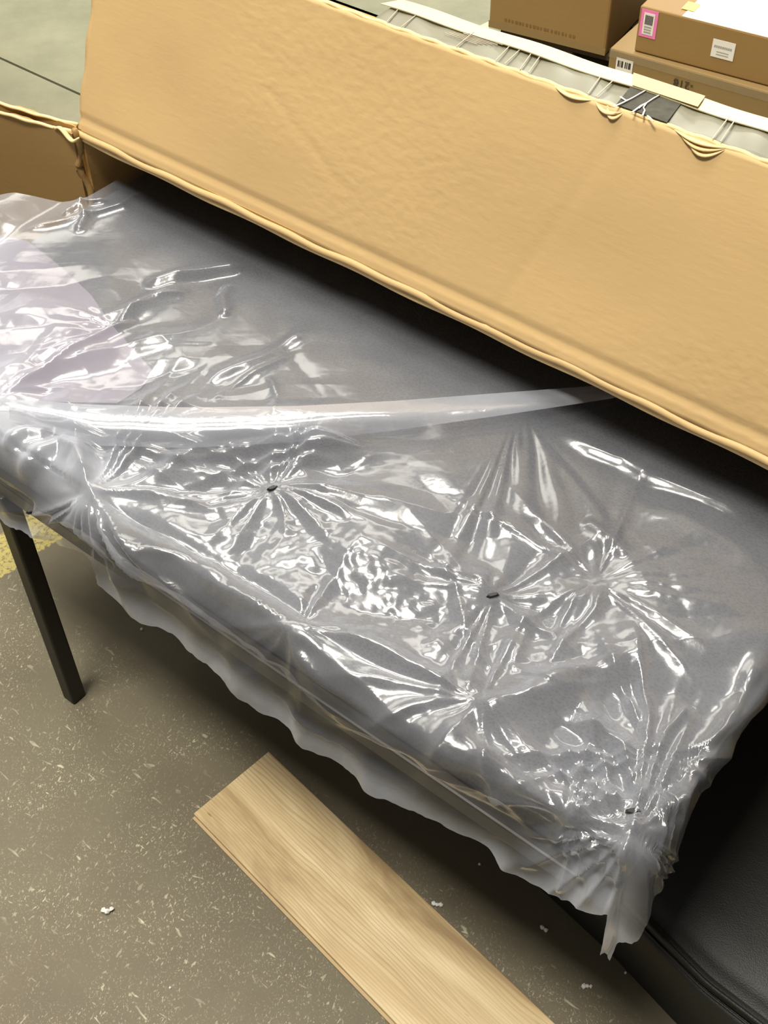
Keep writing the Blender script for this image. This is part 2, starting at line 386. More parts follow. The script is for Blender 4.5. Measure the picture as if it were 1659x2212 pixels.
s_ = np.linspace(0, 1, NA)[None, :].repeat(NB, 0); t_ = np.linspace(0, 1, NB)[:, None].repeat(NA, 1)
abase = -1.42 + s_*(1.42+UR)
Lf = np.interp(abase, [-1.4, -1.0, -.946, -.87, -.82, -.668, -.544, -.42, -.33, -.25, -.222, -.20, -.157], [.135, .130, .122, .096, .135, .142, .150, .132, .124, .118, .100, .150, .155]) + .006*fnoise(abase*22, 0*abase, 3) + .004*fnoise(abase*60, 0*abase, 8)
bfront = VF - Lf
Bv = bfront + t_**1.0*(1.36 - bfront)
Lr = np.interp(Bv, [.36, .45, .52, .55, .58, .62, .69, .80, 1.4], [.085, .085, .062, .070, .052, .054, .042, .038, .034]) + .004*fnoise(Bv*45, Bv*0, 9)
aleft = -1.43 + .16*sstep(.74, .90, Bv)
Av = aleft + s_*(UR + Lr - aleft)
a_, b_ = Av, Bv
# crumple height field
wx = a_ + .020*fnoise(a_*5, b_*5, 11, 2); wy = b_ + .020*fnoise(a_*5+5, b_*5, 12, 2)
front = sstep(.83, .68, b_ + .05*fnoise(a_*5, b_*5, 21))
right = sstep(-.34, -.22, a_)*sstep(.86, .74, b_)
left = sstep(-.98, -1.08, a_)*sstep(.72, .64, b_)
cr = np.clip(.10 + .75*front + .5*right + .6*left, 0, 1.3)
skirt = sstep(VF+.03, VF-.03, b_)
cr = cr*(1 - .55*skirt*(1-left))
h = cr*(.0130*facet(wx/.135, wy/.135, 31) + .0072*facet(wx/.068+3, wy/.068, 32) + .0014*facet(wx/.036, wy/.036+7, 33) + .0046*facet((wx*.8+wy*.6)/.16, (wy*.8-wx*.6)/.035, 34))
h += .0035*fnoise(a_*7, b_*7, 41, 2)*(1-.5*front)
P_ = lambda lst: [uv(x, y, FZ+.006) for x, y in lst]
def ridge(pts, amp, w, sharp=False, taper=.18):
    global h
    D, sg, q = seg_dist(a_ + .003*fnoise(a_*12, b_*12, 77), b_ + .003*fnoise(a_*12, b_*12, 78), P_(pts))
    tp = sstep(0, taper, q)*sstep(1, 1-taper, q)
    prof = np.exp(-D/w) if sharp else np.exp(-(D/w)**2)
    h = h + amp*prof*tp
def fan(c, n, amp, r, ang=None, sharp=True, seed=0, inner=.015):
    global h
    cx, cy = uv(*c, FZ+.006); X, Y = a_-cx, b_-cy; rr = np.hypot(X, Y); th = np.arctan2(Y, X)
    th = th + .25*fnoise(rr*8+seed, th*1.2, 60+seed, 1) + .75*vnoise(th*1.9, th*0, 90+seed); amp = amp*.72
    k = np.cos(n*th + seed); k = (1-np.abs(k))*2-1 if sharp else k
    n_fall = rr/(r*.7); fall = n_fall*np.exp(.5-.5*n_fall**2)*sstep(0, inner, rr)
    if ang is not None:
        p0 = np.array(uv(*ang[0], FZ)) - (cx, cy); p1 = np.array(uv(*ang[1], FZ)) - (cx, cy)
        m0, m1_ = math.atan2(p0[1], p0[0]), math.atan2(p1[1], p1[0])
        mid = math.atan2(math.sin(m0)+math.sin(m1_), math.cos(m0)+math.cos(m1_)); half = abs((m0-mid+math.pi) % (2*math.pi)-math.pi)
        dd = np.abs((np.arctan2(Y, X)-mid+math.pi) % (2*math.pi)-math.pi); fall = fall*sstep(half*1.2, half*.7, dd)
    h = h + amp*k*fall
# long folds read off the photograph
ridge([(60, 895), (250, 925), (450, 938), (650, 950), (840, 985)], .020, .020)
ridge([(110, 940), (160, 985), (195, 1050), (240, 1110), (320, 1165), (430, 1200)], .016, .010, True)
ridge([(0, 1000), (60, 985), (130, 955), (165, 985), (195, 1050)], .012, .012)
ridge([(0, 1050), (70, 1075), (150, 1090), (200, 1060)], .010, .012)
ridge([(0, 950), (60, 930), (110, 935)], .010, .010)
ridge([(330, 1165), (430, 1205), (560, 1290), (625, 1340), (720, 1362), (850, 1420), (960, 1470), (1080, 1500)], .013, .014)
ridge([(210, 1080), (300, 1190), (420, 1290), (560, 1400), (700, 1500), (800, 1545)], .012, .008, True)
ridge([(625, 1340), (650, 1390), (720, 1450), (830, 1530), (900, 1575)], .010, .007, True)
ridge([(560, 1480), (700, 1530), (860, 1570), (1000, 1620), (1120, 1680), (1230, 1740), (1310, 1800)], .012, .016)
ridge([(1000, 1540), (1130, 1505), (1250, 1440), (1420, 1400)], .013, .014)
ridge([(930, 1170), (985, 1250), (1005, 1330), (1040, 1400), (1090, 1455)], .007, .006, True)
ridge([(1170, 1545), (1260, 1570), (1335, 1620), (1352, 1680), (1375, 1740)], -.010, .009)
ridge([(1210, 1535), (1300, 1560), (1350, 1600), (1370, 1660), (1385, 1730)], .010, .006, True)
ridge([(1660, 1375), (1610, 1490), (1545, 1620), (1450, 1740), (1375, 1830)], .008, .010)
ridge([(1375, 1830), (1330, 1780), (1250, 1740), (1220, 1690), (1195, 1600)], .008, .006, True)
ridge([(1420, 1620), (1455, 1560), (1500, 1500)], .008, .005, True)
ridge([(1420, 1620), (1400, 1540), (1350, 1480)], .008, .005, True)
ridge([(1420, 1620), (1400, 1690), (1385, 1740)], .007, .005, True)
ridge([(1090, 1300), (1140, 1340), (1100, 1450)], .006, .006, True)
ridge([(1068, 1266), (1130, 1320), (1200, 1350), (1260, 1250)], .007, .006, True)
ridge([(1180, 1430), (1220, 1370), (1290, 1300), (1310, 1240)], .006, .005, True)
ridge([(0, 842), (120, 775), (250, 702), (300, 680)], .012, .006, True)
ridge([(250, 702), (285, 660), (330, 635), (420, 620)], .006, .007, True)
ridge([(300, 608), (380, 590), (470, 572), (540, 562)], .010, .010)
ridge([(500, 600), (480, 630), (490, 680)], .006, .008)
ridge([(390, 850), (470, 800), (560, 765), (680, 695)], .005, .010)
ridge([(440, 870), (540, 800), (650, 745)], .004, .006, True)
ridge([(590, 900), (600, 850), (580, 800)], .005, .006, True)
ridge([(130, 470), (180, 440), (240, 430)], .010, .006, True)
ridge([(170, 420), (185, 470), (160, 500)], .008, .006, True)
ridge([(40, 500), (170, 470), (260, 440), (330, 400)], .008, .008, True)
ridge([(1200, 920), (1280, 960), (1350, 985), (1400, 1020), (1550, 1080), (1659, 1130)], .005, .008)
ridge([(1260, 1110), (1300, 1140), (1360, 1200)], .004, .007)
ridge([(1659, 1240), (1600, 1180), (1480, 1110), (1350, 1080)], .004, .02)
fan((1130, 880), 17, .0042, .22, ((900, 1250), (1420, 1250)), False, 1, .05)
fan((1068, 1266), 4, .0045, .085, None, True, 2)
fan((587, 1045), 4, .004, .08, None, True, 3)
fan((640, 1345), 3, .004, .08, None, True, 4)
fan((1225, 1755), 5, .006, .09, None, True, 5)
fan((1365, 1800), 5, .008, .09, None, True, 6)
fan((1420, 1620), 4, .006, .10, None, True, 7)
fan((1040, 1510), 3, .005, .10, None, True, 8)
fan((1290, 1240), 3, .003, .12, None, True, 9)
fan((-30, 850), 10, .0055, .26, ((350, 560), (500, 1100)), True, 10, .04)
fan((200, 1060), 5, .009, .12, None, True, 11)
fan((265, 700), 8, .003, .12, ((0, 560), (0, 800)), True, 12)
fan((830, 950), 12, .0045, .16, ((560, 900), (650, 1100)), True, 13)
fan((720, 880), 13, .002, .25, ((500, 640), (900, 640)), False, 14, .08)
# crinkled patches
for (x, y, r_, am) in ((760, 1240, .055, .0022), (860, 1300, .05, .0022), (950, 1345, .05, .0022), (700, 1190, .04, .0016), (500, 1270, .04, .0015), (1210, 1460, .045, .002), (1190, 1210, .04, .002), (1430, 1260, .05, .0015), (1250, 1400, .03, .002), (550, 1130, .05, .0015)):
    cx, cy = uv(x, y, FZ); h += .45*am*facet(wx/.0085, wy/.0085, 50)*np.exp(-((a_-cx)**2+(b_-cy)**2)/r_**2)
# skirts hang: wave and gather
du = np.maximum(a_-UR, 0); dl_ = np.maximum(UL-a_, 0); dv = np.maximum(VF-b_, 0)
hang = np.clip(np.hypot(du, dv)/.12, 0, 1.4)
h = h*(1 - .75*np.clip(np.minimum(du, dv)/.02, 0, 1))*(1 - .55*np.clip(du/.02, 0, 1))
h += hang*(.010*fnoise(a_*16 + b_*4, b_*9, 71, 2) + .005*facet(wx/.05, wy/.10, 72))
for k_, (dv0, am_, wd_) in enumerate(((.022, .006, .006), (.048, .009, .009), (.075, -.006, .007), (.098, .007, .009))):
    yy = VF - dv0 + .016*fnoise(a_*5, a_*0+k_, 120+k_); h += am_*np.exp(-np.abs(b_-yy)/wd_)*(.5+.5*fnoise(a_*6, a_*0+k_, 130+k_))*sstep(-.16, -.22, a_)
D1, _, q1 = seg_dist(a_, b_, [(-1.05, VF-.05), (-.6, VF-.035), (-.25, VF-.06)]); h += .010*np.exp(-(D1/.018)**2)*sstep(0, .2, q1)*sstep(1, .8, q1)
D1, _, q1 = seg_dist(a_, b_, [(-.9, VF-.02), (-.6, VF+.015), (-.45, VF+.0)]); h -= .010*np.exp(-(D1/.010)**2)*sstep(0, .2, q1)*sstep(1, .8, q1)
# corner cone folds
ca = np.arctan2(du, dv+1e-6); cr_ = np.hypot(du, dv)
h += np.where((du > 0) & (dv > 0), .08*cr_*np.sin(ca*2)*np.cos(ca*6+.6), 0)
inner = np.minimum.reduce([b_-VF, UR-a_, np.full_like(a_, .02)]); 
# positions: straight on top, rounded over the edge, then hanging with a slight flare
d = np.hypot(du, dv); nx = np.where(d > 0, du/np.maximum(d, 1e-9), 0); ny = np.where(d > 0, -dv/np.maximum(d, 1e-9), 0)
rad = .022; arc = rad*math.pi/2*.86; phi = np.clip(d/rad, 0, R(78))
rest = np.maximum(d - rad*R(78), 0)
out = rad*np.sin(phi) + rest*math.cos(R(78)); drop = rad*(1-np.cos(phi)) + rest*math.sin(R(78))
h = np.clip(h, -.016 + np.where(d > .01, .002, 0), .05)
# no dip into the hard top
pa = np.clip(a_, None, UR) + nx*out; pb = np.maximum(b_, VF) + ny*out; pz = FZ - drop
# left end: rises a little then slopes away
pz = pz + np.where(dl_ > 0, .018*np.sin(np.clip(dl_/.07, 0, 1)*math.pi/2) - np.maximum(dl_-.05, 0)*.35, 0)
sx_ = np.sin(phi)
pa = pa + nx*sx_*h; pb = pb + ny*sx_*h; pz = pz + np.cos(phi)*h
# under the carton mouth the film stays flat
pz = np.where(b_ > .95, np.minimum(pz, ZT+.034), pz)
verts = pa[..., None]*U + pb[..., None]*V; verts[..., 2] = pz
milk = .13 + .05*fnoise(a_*6, b_*6, 81) + .08*front + .10*left - .17*sstep(.012, .05, d) + .40*sstep(.095, .135, d) - .12*sstep(.89, .97, b_) + .10*sstep(-1.2, -1.3, a_)  # film made clearer under the carton mouth, painting its shade darker
D1, _, _ = seg_dist(a_, b_, P_([(-50, 870), (110, 960), (200, 1060)])); milk += .55*np.exp(-((a_-UR)**2+(b_-VF+.10)**2)/.06**2); milk += .25*np.exp(-(D1/.05)**2)
milk = np.clip(milk, .03, .9)
me = bpy.data.meshes.new('plastic_film'); idx = np.arange(NA*NB).reshape(NB, NA)
faces = np.stack([idx[:-1, :-1], idx[:-1, 1:], idx[1:, 1:], idx[1:, :-1]], -1).reshape(-1, 4)
me.vertices.add(NA*NB); me.vertices.foreach_set('co', verts.reshape(-1)); nf = len(faces)
me.loops.add(nf*4); me.loops.foreach_set('vertex_index', faces.reshape(-1).astype(np.int32))
me.polygons.add(nf); me.polygons.foreach_set('loop_start', np.arange(nf, dtype=np.int32)*4); me.polygons.foreach_set('loop_total', np.full(nf, 4, np.int32))
me.polygons.foreach_set('use_smooth', np.ones(nf, bool)); me.update(calc_edges=True); me.validate()
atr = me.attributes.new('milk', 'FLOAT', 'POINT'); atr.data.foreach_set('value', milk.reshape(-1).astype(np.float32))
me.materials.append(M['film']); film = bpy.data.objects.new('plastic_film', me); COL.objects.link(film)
tag(film, 'crumpled milky transparent plastic film draped over the dark bench and hanging past its front', 'plastic film')
# doubled flat fold crossing the top
topE = [(20, 862), (200, 874), (400, 880), (640, 877), (850, 866), (1050, 851), (1250, 836), (1400, 824), (1520, 812)]
botE = [(20, 905), (200, 962), (400, 968), (640, 955), (850, 930), (1050, 902), (1250, 872), (1400, 848), (1520, 826)]
def lerp_pl(pl, q):
    x = q*(len(pl)-1); i = min(int(x), len(pl)-2); f = x-i; return (pl[i][0]*(1-f)+pl[i+1][0]*f, pl[i][1]*(1-f)+pl[i+1][1]*f)
vs, fs2 = [], []; n1_, n2_ = 90, 10
for i in range(n1_+1):
    q = i/n1_; e0 = lerp_pl(topE, q); e1 = lerp_pl(botE, q)
    for j in range(n2_+1):
        f = j/n2_; lf = 1-float(sstep(.4, .62, q)); z = ZT + .036 + .010*lf - .018*f*lf + (.006*lf+.004)*math.sin(f*math.pi) + .0015*float(fnoise(np.array(q*30), np.array(f*1.5), 5))
        vs.append(at(e0[0]*(1-f)+e1[0]*f, e0[1]*(1-f)+e1[1]*f, z))
for i in range(n1_):
    for j in range(n2_):
        k = i*(n2_+1)+j; fs2.append((k, k+1, k+n2_+2, k+n2_+1))
o = mesh_obj('film_fold', vs, fs2, M['film_fold'], film, True, 'flat doubled fold of the film')
# black scraps caught on the film
for (x, y, ang) in ((587, 1045, .1), (1068, 1266, .7), (36, 1006, .3), (1371, 1741, 1.2)):
    c = at(x, y, FZ+.010); cu, cv = float(c@U), float(c@V)
    k = np.argmin((pa-cu)**2+(pb-cv)**2); c = verts.reshape(-1, 3)[k]
    bm = bmesh.new(); ring = []
    for j in range(9):
        t = 2*math.pi*j/9; rr = .0038*(1+.35*math.sin(2*t+ang)); ring.append((rr*1.5*math.cos(t), rr*math.sin(t)))
    lo = [bm.verts.new((c[0]+px, c[1]+py, c[2]+.0005)) for px, py in ring]; hi = [bm.verts.new((c[0]+px*.7, c[1]+py*.7, c[2]+.003)) for px, py in ring]
    bm.faces.new(lo[::-1]); bm.faces.new(hi)
    for j in range(9): bm.faces.new((lo[j], lo[(j+1) % 9], hi[(j+1) % 9], hi[j]))
    bm_obj('scrap', bm, M['scrap_black'], film, label='small black scrap stuck to the film')

# ------------------------------------------------------------------ the big carton
CB = .149
CU0, CU1, CV0, CV1, CZ = -1.305, .10, .932, 1.38, .66
carton = empty('open_carton', tuple(W(-.6, 1.15, 0)), 'huge tan corrugated carton standing open over the wrapped bench with its top flap raised', 'carton')
tk = .007
bm_obj('side_panel', boxuv(CU0, CU0+tk, CV0, CV1, CB, CZ), M['card_in'], carton)
bm_obj('side_panel', boxuv(CU1-tk, CU1, CV0, CV1, CB, CZ), M['card_in'], carton)
bm_obj('back_panel', boxuv(CU0+tk, CU1-tk, CV1+.06, CV1+.067, CB, CZ), M['card_in'], carton)
bm_obj('top_panel', boxuv(CU0, CU1, CV0, CV1+.067, CZ-tk, CZ), M['card_in'], carton)
# raised flap
TH = R(21.4); wdir = V*math.sin(TH) + np.array([0, 0, math.cos(TH)]); fn = -V*math.cos(TH) + np.array([0, 0, math.sin(TH)])
h0 = W(CU0, CV0, CZ-.004); h1 = W(CU1, CV0, CZ-.004); FWD = .270
def fw_(s, q):
    uu = CU0 + s*(CU1-CU0); w_ = q*FWD
    b = .004*float(fnoise(np.array(uu*3), np.array(w_*5), 3, 2))
    b += .0006*float(fnoise(np.array(uu*12), np.array(w_*12), 4, 2))
    sc1 = math.exp(-((w_-.020)/.0035)**2)*-.003                       # score line above the fold
    dd = abs((uu+.52) - (w_-.26)*.35)                                  # soft vertical creases
    b += -.0007*math.exp(-(dd/.004)**2) - .0006*math.exp(-(abs(uu+.71 + (w_-.05)*.2)/.004)**2)*(1 if w_ < .13 else 0)
    b += -.0009*math.exp(-((w_ - (.165 - (uu+1.0)*.55))/.004)**2)*(1 if -.98 < uu < -.84 else 0)
    end = .002*math.sin(uu*140)*(1 if q > .99 else 0)
    return (b + sc1, tuple(wdir*(end*.4) + U*(.0016*math.sin(w_*90)*(1 if s in (0, 1) else 0))))
sheet('top_flap', [h0, h1, h1+wdir*FWD, h0+wdir*FWD], fn, .006, 190, 60, M['card'], carton, fw_, smooth=True)
# raw edge along the flap's free edge, and rolled lower edge
def strip(name, fn_pts, r, mat, flat=1): return bm_obj(name, tube(fn_pts, r, 8, flat), mat, carton, True)
base_top = lambda u: W(u, CV0, CZ-.004) + wdir*(FWD+.001) + fn*(-.003 + .004*float(fnoise(np.array(u*3), np.array(FWD*5), 3, 2)))
strip('raw_edge', [base_top(u) + wdir*.0008*math.sin(u*170) for u in np.linspace(CU0, CU1, 160)], .0026, M['card_edge'])
strip('folded_edge', [W(u, CV0-.001, CZ-.007+.001*math.sin(u*60)+.0012*math.sin(u*23)) for u in np.linspace(CU0, CU1, 160)], .0050, M['card'])
strip('folded_edge', [W(u, CV0+.001, CZ-.015+.0012*math.sin(u*37)) for u in np.linspace(CU0, CU1, 160)], .0038, M['card_edge'])
# torn curls on the raw edge
for uu0, L_, dn in ((-.610, .050, .004), (-.560, .035, .007), (-.545, .02, .010), (-.470, .060, .004), (-.465, .055, .009), (-.455, .045, .014)):
    pp = []
    for i in range(14):
        q = i/13; pp.append(base_top(uu0+q*L_) - wdir*(dn*math.sin(q*math.pi)) + fn*(.001+.003*math.sin(q*math.pi)))
    bm_obj('torn_edge', tube(pp, [.0008+.0026*math.sin(math.pi*(i+.5)/14) for i in range(14)], 6, .5), M['card_edge'], carton, True)
# left side flap: two plies, opened outwards
f0 = np.array(W(CU0-.002, CV0-.008, CB)); fe = np.array(W(CU0-.36, CV0-.090, CB))
fdir = (fe-f0)/np.linalg.norm(fe-f0); fnn = np.array([fdir[1], -fdir[0], 0]); fnn = fnn if fnn@V < 0 else -fnn
def wob2(s, q): return (.003*math.sin(s*9+q*2), (0, 0, (.0010*math.sin(s*31)+.0006*math.sin(s*93))*(1 if q > .99 else 0)))
for k, off, zz in ((0, 0, CZ-.004-CB), (1, -.011, CZ+.001-CB)):
    a0 = f0+fnn*off; a1 = fe+fnn*(off*1.6)
    sheet('side_flap', [a0, a1, a1+np.array([0, 0, zz]), a0+np.array([0, 0, zz])], fnn, .005, 60, 12, M['card_box'] if k == 0 else M['card_in'], carton, wob2)
    bm_obj('raw_edge', tube([a0+(a1-a0)*q - fnn*.0025 + np.array([0, 0, zz+.0005+.0007*math.sin(q*50+k)]) + fnn*.002*math.sin(q*9) for q in np.linspace(0, 1, 50)], .0024, 6), M['card_edge'], carton, True)
# crumpled corner where flap, side and top meet
pp = [W(CU0+.004*math.sin(z*60), CV0-.006+.003*math.sin(z*90+1), z) for z in np.linspace(CB+.02, CZ+.004, 60)]
bm_obj('corner_fold', tube(pp, [.0042+.0014*abs(math.sin(i*.7)) for i in range(60)], 7), M['card_box'], carton, True)
pp = [W(CU0-.03+.05*q, CV0-.016, CZ-.004+.006*math.sin(q*7)) for q in np.linspace(0, 1, 14)]
bm_obj('torn_edge', tube(pp, [.0015+.0022*math.sin(math.pi*(i+.5)/14) for i in range(14)], 7, .7), M['card_edge'], carton, True)

# clear tape and the cream strip sticking out behind the flap edge
tapeL = -.852; ZP = CZ-.004 + FWD*math.cos(TH)+.001; VP = CV0 + FWD*math.sin(TH)
tp = sheet('clear_tape', [W(tapeL, VP, ZP), W(CU1, VP+.004, ZP), W(CU1, VP+.068, ZP+.001), W(tapeL, VP+.040, ZP+.001)], (0, 0, 1), .0006, 160, 8, M['tape'], carton,
           lambda s, q: .0012*math.sin(s*55)*math.sin(q*3.1)+.0008*math.sin(s*131+q*3), label='wide clear packing tape sticking out behind the raised flap', smooth=True)
def tquad(name, u0, u1, q0, q1, mat, z=.0016, skew=0, par=None, label=None, nu=6):
    vv = lambda q, u: VP + q*(.038+.028*(u-tapeL)/(CU1-tapeL))
    return sheet(name, [W(u0, vv(q0, u0), ZP+z), W(u1, vv(q0, u1), ZP+z), W(u1+skew, vv(q1, u1), ZP+z), W(u0+skew, vv(q1, u0), ZP+z)], (0, 0, 1), .0005, nu, 2, mat, par or carton, None, label)
sheet('paper_strip', [W(tapeL-.012, VP+.030, ZP+.0042), W(CU1, VP+.058, ZP+.0042), W(CU1, VP+.082, ZP+.0046), W(tapeL+.002, VP+.052, ZP+.0046)], (0, 0, 1), .0012, 120, 3, M['cream'], carton,
      lambda s, q: .001*math.sin(s*40), label='long cream paper strip along the tape edge')
# tawny patch, dark label, creases, torn fibres
def at_u(x, y): 
    return uv(x, y, ZP)[0]
vi = lambda u: VP+.0302+.028*(u-tapeL)/(CU1-tapeL); vo = lambda u: VP+.0518+.030*(u-tapeL)/(CU1-tapeL)
sheet('kraft_patch', [W(-.540, vi(-.540), ZP+.0062), W(-.466, vi(-.466), ZP+.0062), W(-.470, vo(-.470), ZP+.0068), W(-.552, vo(-.552), ZP+.0068)], (0, 0, 1), .0006, 6, 2, M['cream_kraft'], carton)
uL0 = uv(1330, 232, ZP)[0]; uL1 = uv(1438, 272, ZP)[0]
tquad('dark_label', uL0, uL1, .02, .98, M['tape_dark'], .0034, -.008, label='dark printed label under the clear tape')
for x, y in ((845, 48), (875, 60), (984, 108), (1070, 138), (1088, 146), (1125, 155), (1142, 163), (1275, 205), (1290, 213), (1545, 300), (1560, 308)):
    uu = uv(x, y, ZP)[0]; tquad('tape_crease', uu-.0006, uu+.0006, .02, .95, M['tape_crease'], .0038, random.uniform(-.012, 0), nu=1)
for k in range(6):
    u0 = uv(985+k*2, 75+k*6, ZP)[0]; tquad('tape_crease', u0-.01, u0+.035, .45+.07*k, .47+.07*k, M['tape_crease'], .0036, 0, nu=4)
for pts_ in ([(1325, 231), (1345, 222), (1365, 212), (1395, 195)], [(1340, 209), (1352, 217), (1362, 214)], [(1365, 243), (1385, 228), (1397, 222), (1412, 212), (1425, 205)], [(1388, 250), (1393, 238), (1390, 232), (1397, 222)], [(1398, 250), (1404, 254), (1412, 262)], [(1390, 226), (1384, 230), (1380, 234)]):
    bm_obj('torn_fibre', tube([at(x, y, ZP+.005) for x, y in pts_], [.0011, .0010]+[.0008]*(len(pts_)-2), 5, .6), M['white_paper'], carton, True)

# ------------------------------------------------------------------ boxes beyond
def cube(name, p0, ang, w, dpt, z0, z1, mat, label, group=None, bev=.003):
    c, s = math.cos(ang), math.sin(ang); ex = np.array([c, s, 0]); ey = np.array([-s, c, 0]); p0 = np.array([p0[0], p0[1], 0.])
    root = empty(name, tuple(p0 + ex*w/2 + ey*dpt/2 + np.array([0, 0, z0])), label, 'box', group)
    P = [p0, p0+ex*w, p0+ex*w+ey*dpt, p0+ey*dpt]
    z = np.array([0, 0, 1.])
    bm_obj('body', hexa([q+z*z0 for q in P]+[q+z*z1 for q in P], bev, 2), mat, root)
    return root, p0, ex, ey
def decal(name, root, p0, ex, x0, x1, z0, z1, mat, off=.0008, t=.0006, skew=0, label=None):
    ey = np.array([-ex[1], ex[0], 0]); z = np.array([0, 0, 1.])
    q = [p0+ex*x0+z*z0, p0+ex*x1+z*(z0+skew), p0+ex*x1+z*(z1+skew), p0+ex*x0+z*z1]
    b = [a-ey*off for a in q]; f = [a-ey*(off+t) for a in q]
    return bm_obj(name, hexa(f[:2]+b[1::-1]+[f[3], f[2], b[2], b[3]]), mat, root, label=label)
# tall box
pA0, pA1 = at(1055, 60, .045), at(1306, 123, .045); aA = math.atan2(*(pA1-pA0)[1::-1]); wA = float(np.linalg.norm(pA1-pA0))
rA, p0, ex, ey = cube('cardboard_box', pA0, aA, wA, .36, .045, .42, M['card_box'], 'tall plain brown box at the back, left of the two stacked boxes', bev=.006)
decal('bottom_tape', rA, p0, ex, .0, wA, .048, .066, M['card_dull'], .0004, .0004)
for k in range(20):
    x0 = .045+k*.010; decal('printed_mark', rA, p0, ex, x0, x0+random.uniform(.003, .008), .074, .081, M['faint_ink'], .0005, .0004)
# what it stands on
stand = empty('low_pallet', tuple(pA0*[1, 1, 0]+ex*.17+ey*.17), 'low dark wooden pallet under the tall brown box', 'pallet')
qz = np.array([0, 0, 1.]); base0 = np.array([pA0[0], pA0[1], 0]) + ex*.03 + ey*.012
for k in range(4):
    o0 = base0+ey*(.085*k); P = [o0, o0+ex*.36, o0+ex*.36+ey*.07, o0+ey*.07]
    bm_obj('board', hexa([q+qz*.030 for q in P]+[q+qz*.045 for q in P], .001), M['dark_wood'], stand)
for k in range(3):
    o0 = base0+ex*(.0+.155*k); P = [o0, o0+ex*.05, o0+ex*.05+ey*.325, o0+ey*.325]
    bm_obj('bearer', hexa([q for q in P]+[q+qz*.030 for q in P], .001), M['dark_wood'], stand)
# scrap of card by its left foot
q0 = at(1028, 62, 0.002); q1 = at(1056, 48, .002); q2 = at(1056, 70, .002)
mo = mesh_obj('card_scrap', [q0, q2, q1]+[q+qz*.003 for q in (q0, q2, q1)], [(0, 2, 1), (3, 4, 5), (0, 1, 4, 3), (1, 2, 5, 4), (2, 0, 3, 5)], M['cream'])
tag(mo, 'small cream scrap of card on the floor at the left foot of the tall box', 'scrap')
# lower box with 218
ZD = .18
d0, d1 = at(1318, 103, ZD), at(1659, 199, ZD); aD = math.atan2(*(d1-d0)[1::-1])
rD, p0, ex, ey = cube('cardboard_box', d0, aD, .62, .44, 0, ZD, M['card_dull'], 'flat brown box marked 218, underneath the box with the pink label', bev=.004)
decal('label_sheet', rD, p0, ex, .020, .062, .105, .163, M['white_paper'])
for k, (xa, xb) in enumerate(((.024, .028), (.0295, .031), (.033, .038), (.042, .045), (.0465, .049), (.051, .057))):
    decal('barcode_bar', rD, p0, ex, xa, xb, .142, .157, M['ink'], .0015, .0004)
for k in range(3): decal('printed_line', rD, p0, ex, .025, .056, .112+.008*k, .1145+.008*k, M['grey_ink'], .0015, .0004)
decal('clear_tape', rD, p0, ex, 0, .62, .160, .179, M['wrap'], .0022, .0006)
def text(body, root, pos, ex, size, mat, flip=False, name='printed_number', ext=.0003):
    cu = bpy.data.curves.new(name, 'FONT'); cu.body = body; cu.size = size; cu.extrude = ext
    to = bpy.data.objects.new(name, cu); COL.objects.link(to); dg = bpy.context.evaluated_depsgraph_get()
    me = bpy.data.meshes.new_from_object(to.evaluated_get(dg)); bpy.data.objects.remove(to)
    ey = np.array([-ex[1], ex[0], 0]); sx = -1 if flip else 1
    Mx = Matrix(((ex[0]*sx, 0, -ey[0], pos[0]), (ex[1]*sx, 0, -ey[1], pos[1]), (0, sx, 0, pos[2]), (0, 0, 0, 1)))
    me.transform(Mx); me.materials.clear(); me.materials.append(mat); o = bpy.data.objects.new(name, me); COL.objects.link(o); attach(o, root); return o
tpos = p0 + ex*.214 - ey*.003 + np.array([0, 0, .153]); text('-218', rD, tpos, ex, .027, M['ink'], True)
# upper box with pink label
ZC = .287
c0, c1 = at(1383, 16, ZC), at(1659, 85, ZC)
c0b = at(1369, 111, ZD); aC = math.atan2(*(c1-c0)[1::-1])
rC, p0, ex, ey = cube('cardboard_box', c0b, aC, .52, .36, ZD+.001, ZC, M['card_box'], 'flat brown box with a pink bordered label, on top of the box marked 218', bev=.004)
hC = ZC-ZD
decal('pink_label', rC, p0, ex, .006, .046, .220, ZC-.004, M['pink'], label='pink bordered label')
decal('label_sheet', rC, p0, ex, .013, .039, .2265, ZC-.011, M['white_paper'], .0015)
for k in range(6): decal('barcode_bar', rC, p0, ex, .017+.0032*k, .0192+.0032*k, .250, ZC-.016, M['ink'], .0023, .0004)
for k in range(3): decal('printed_line', rC, p0, ex, .017, .034, .231+.006*k, .234+.006*k, M['grey_ink'], .0023, .0004)
x0 = .179
decal('white_label', rC, p0, ex, x0, x0+.052, .216, .2565, M['white_paper'])
for k in range(9): decal('printed_line', rC, p0, ex, x0+.005+.0046*k, x0+.0083+.0046*k, .2385, .2435, M['grey_ink'], .0016, .0004)
for k in range(2): decal('printed_line', rC, p0, ex, x0+.012, x0+.040, .223+.006*k, .2245+.006*k, M['grey_ink'], .0016, .0004)
# shiny tape across its top and a yellow sticker
P = [p0+ex*.10, p0+ex*.50, p0+ex*.50+ey*.34, p0+ex*.10+ey*.34]
bm_obj('top_tape', hexa([q+qz*(ZC+.0004) for q in P]+[q+qz*(ZC+.0012) for q in P]), M['wrap'], rC, label='shiny clear tape over the box top')
P = [p0+ex*.085+ey*.03, p0+ex*.115+ey*.03, p0+ex*.115+ey*.07, p0+ex*.085+ey*.07]
bm_obj('yellow_sticker', hexa([q+qz*(ZC+.0014) for q in P]+[q+qz*(ZC+.0020) for q in P]), M['yellow_sticker'], rC)

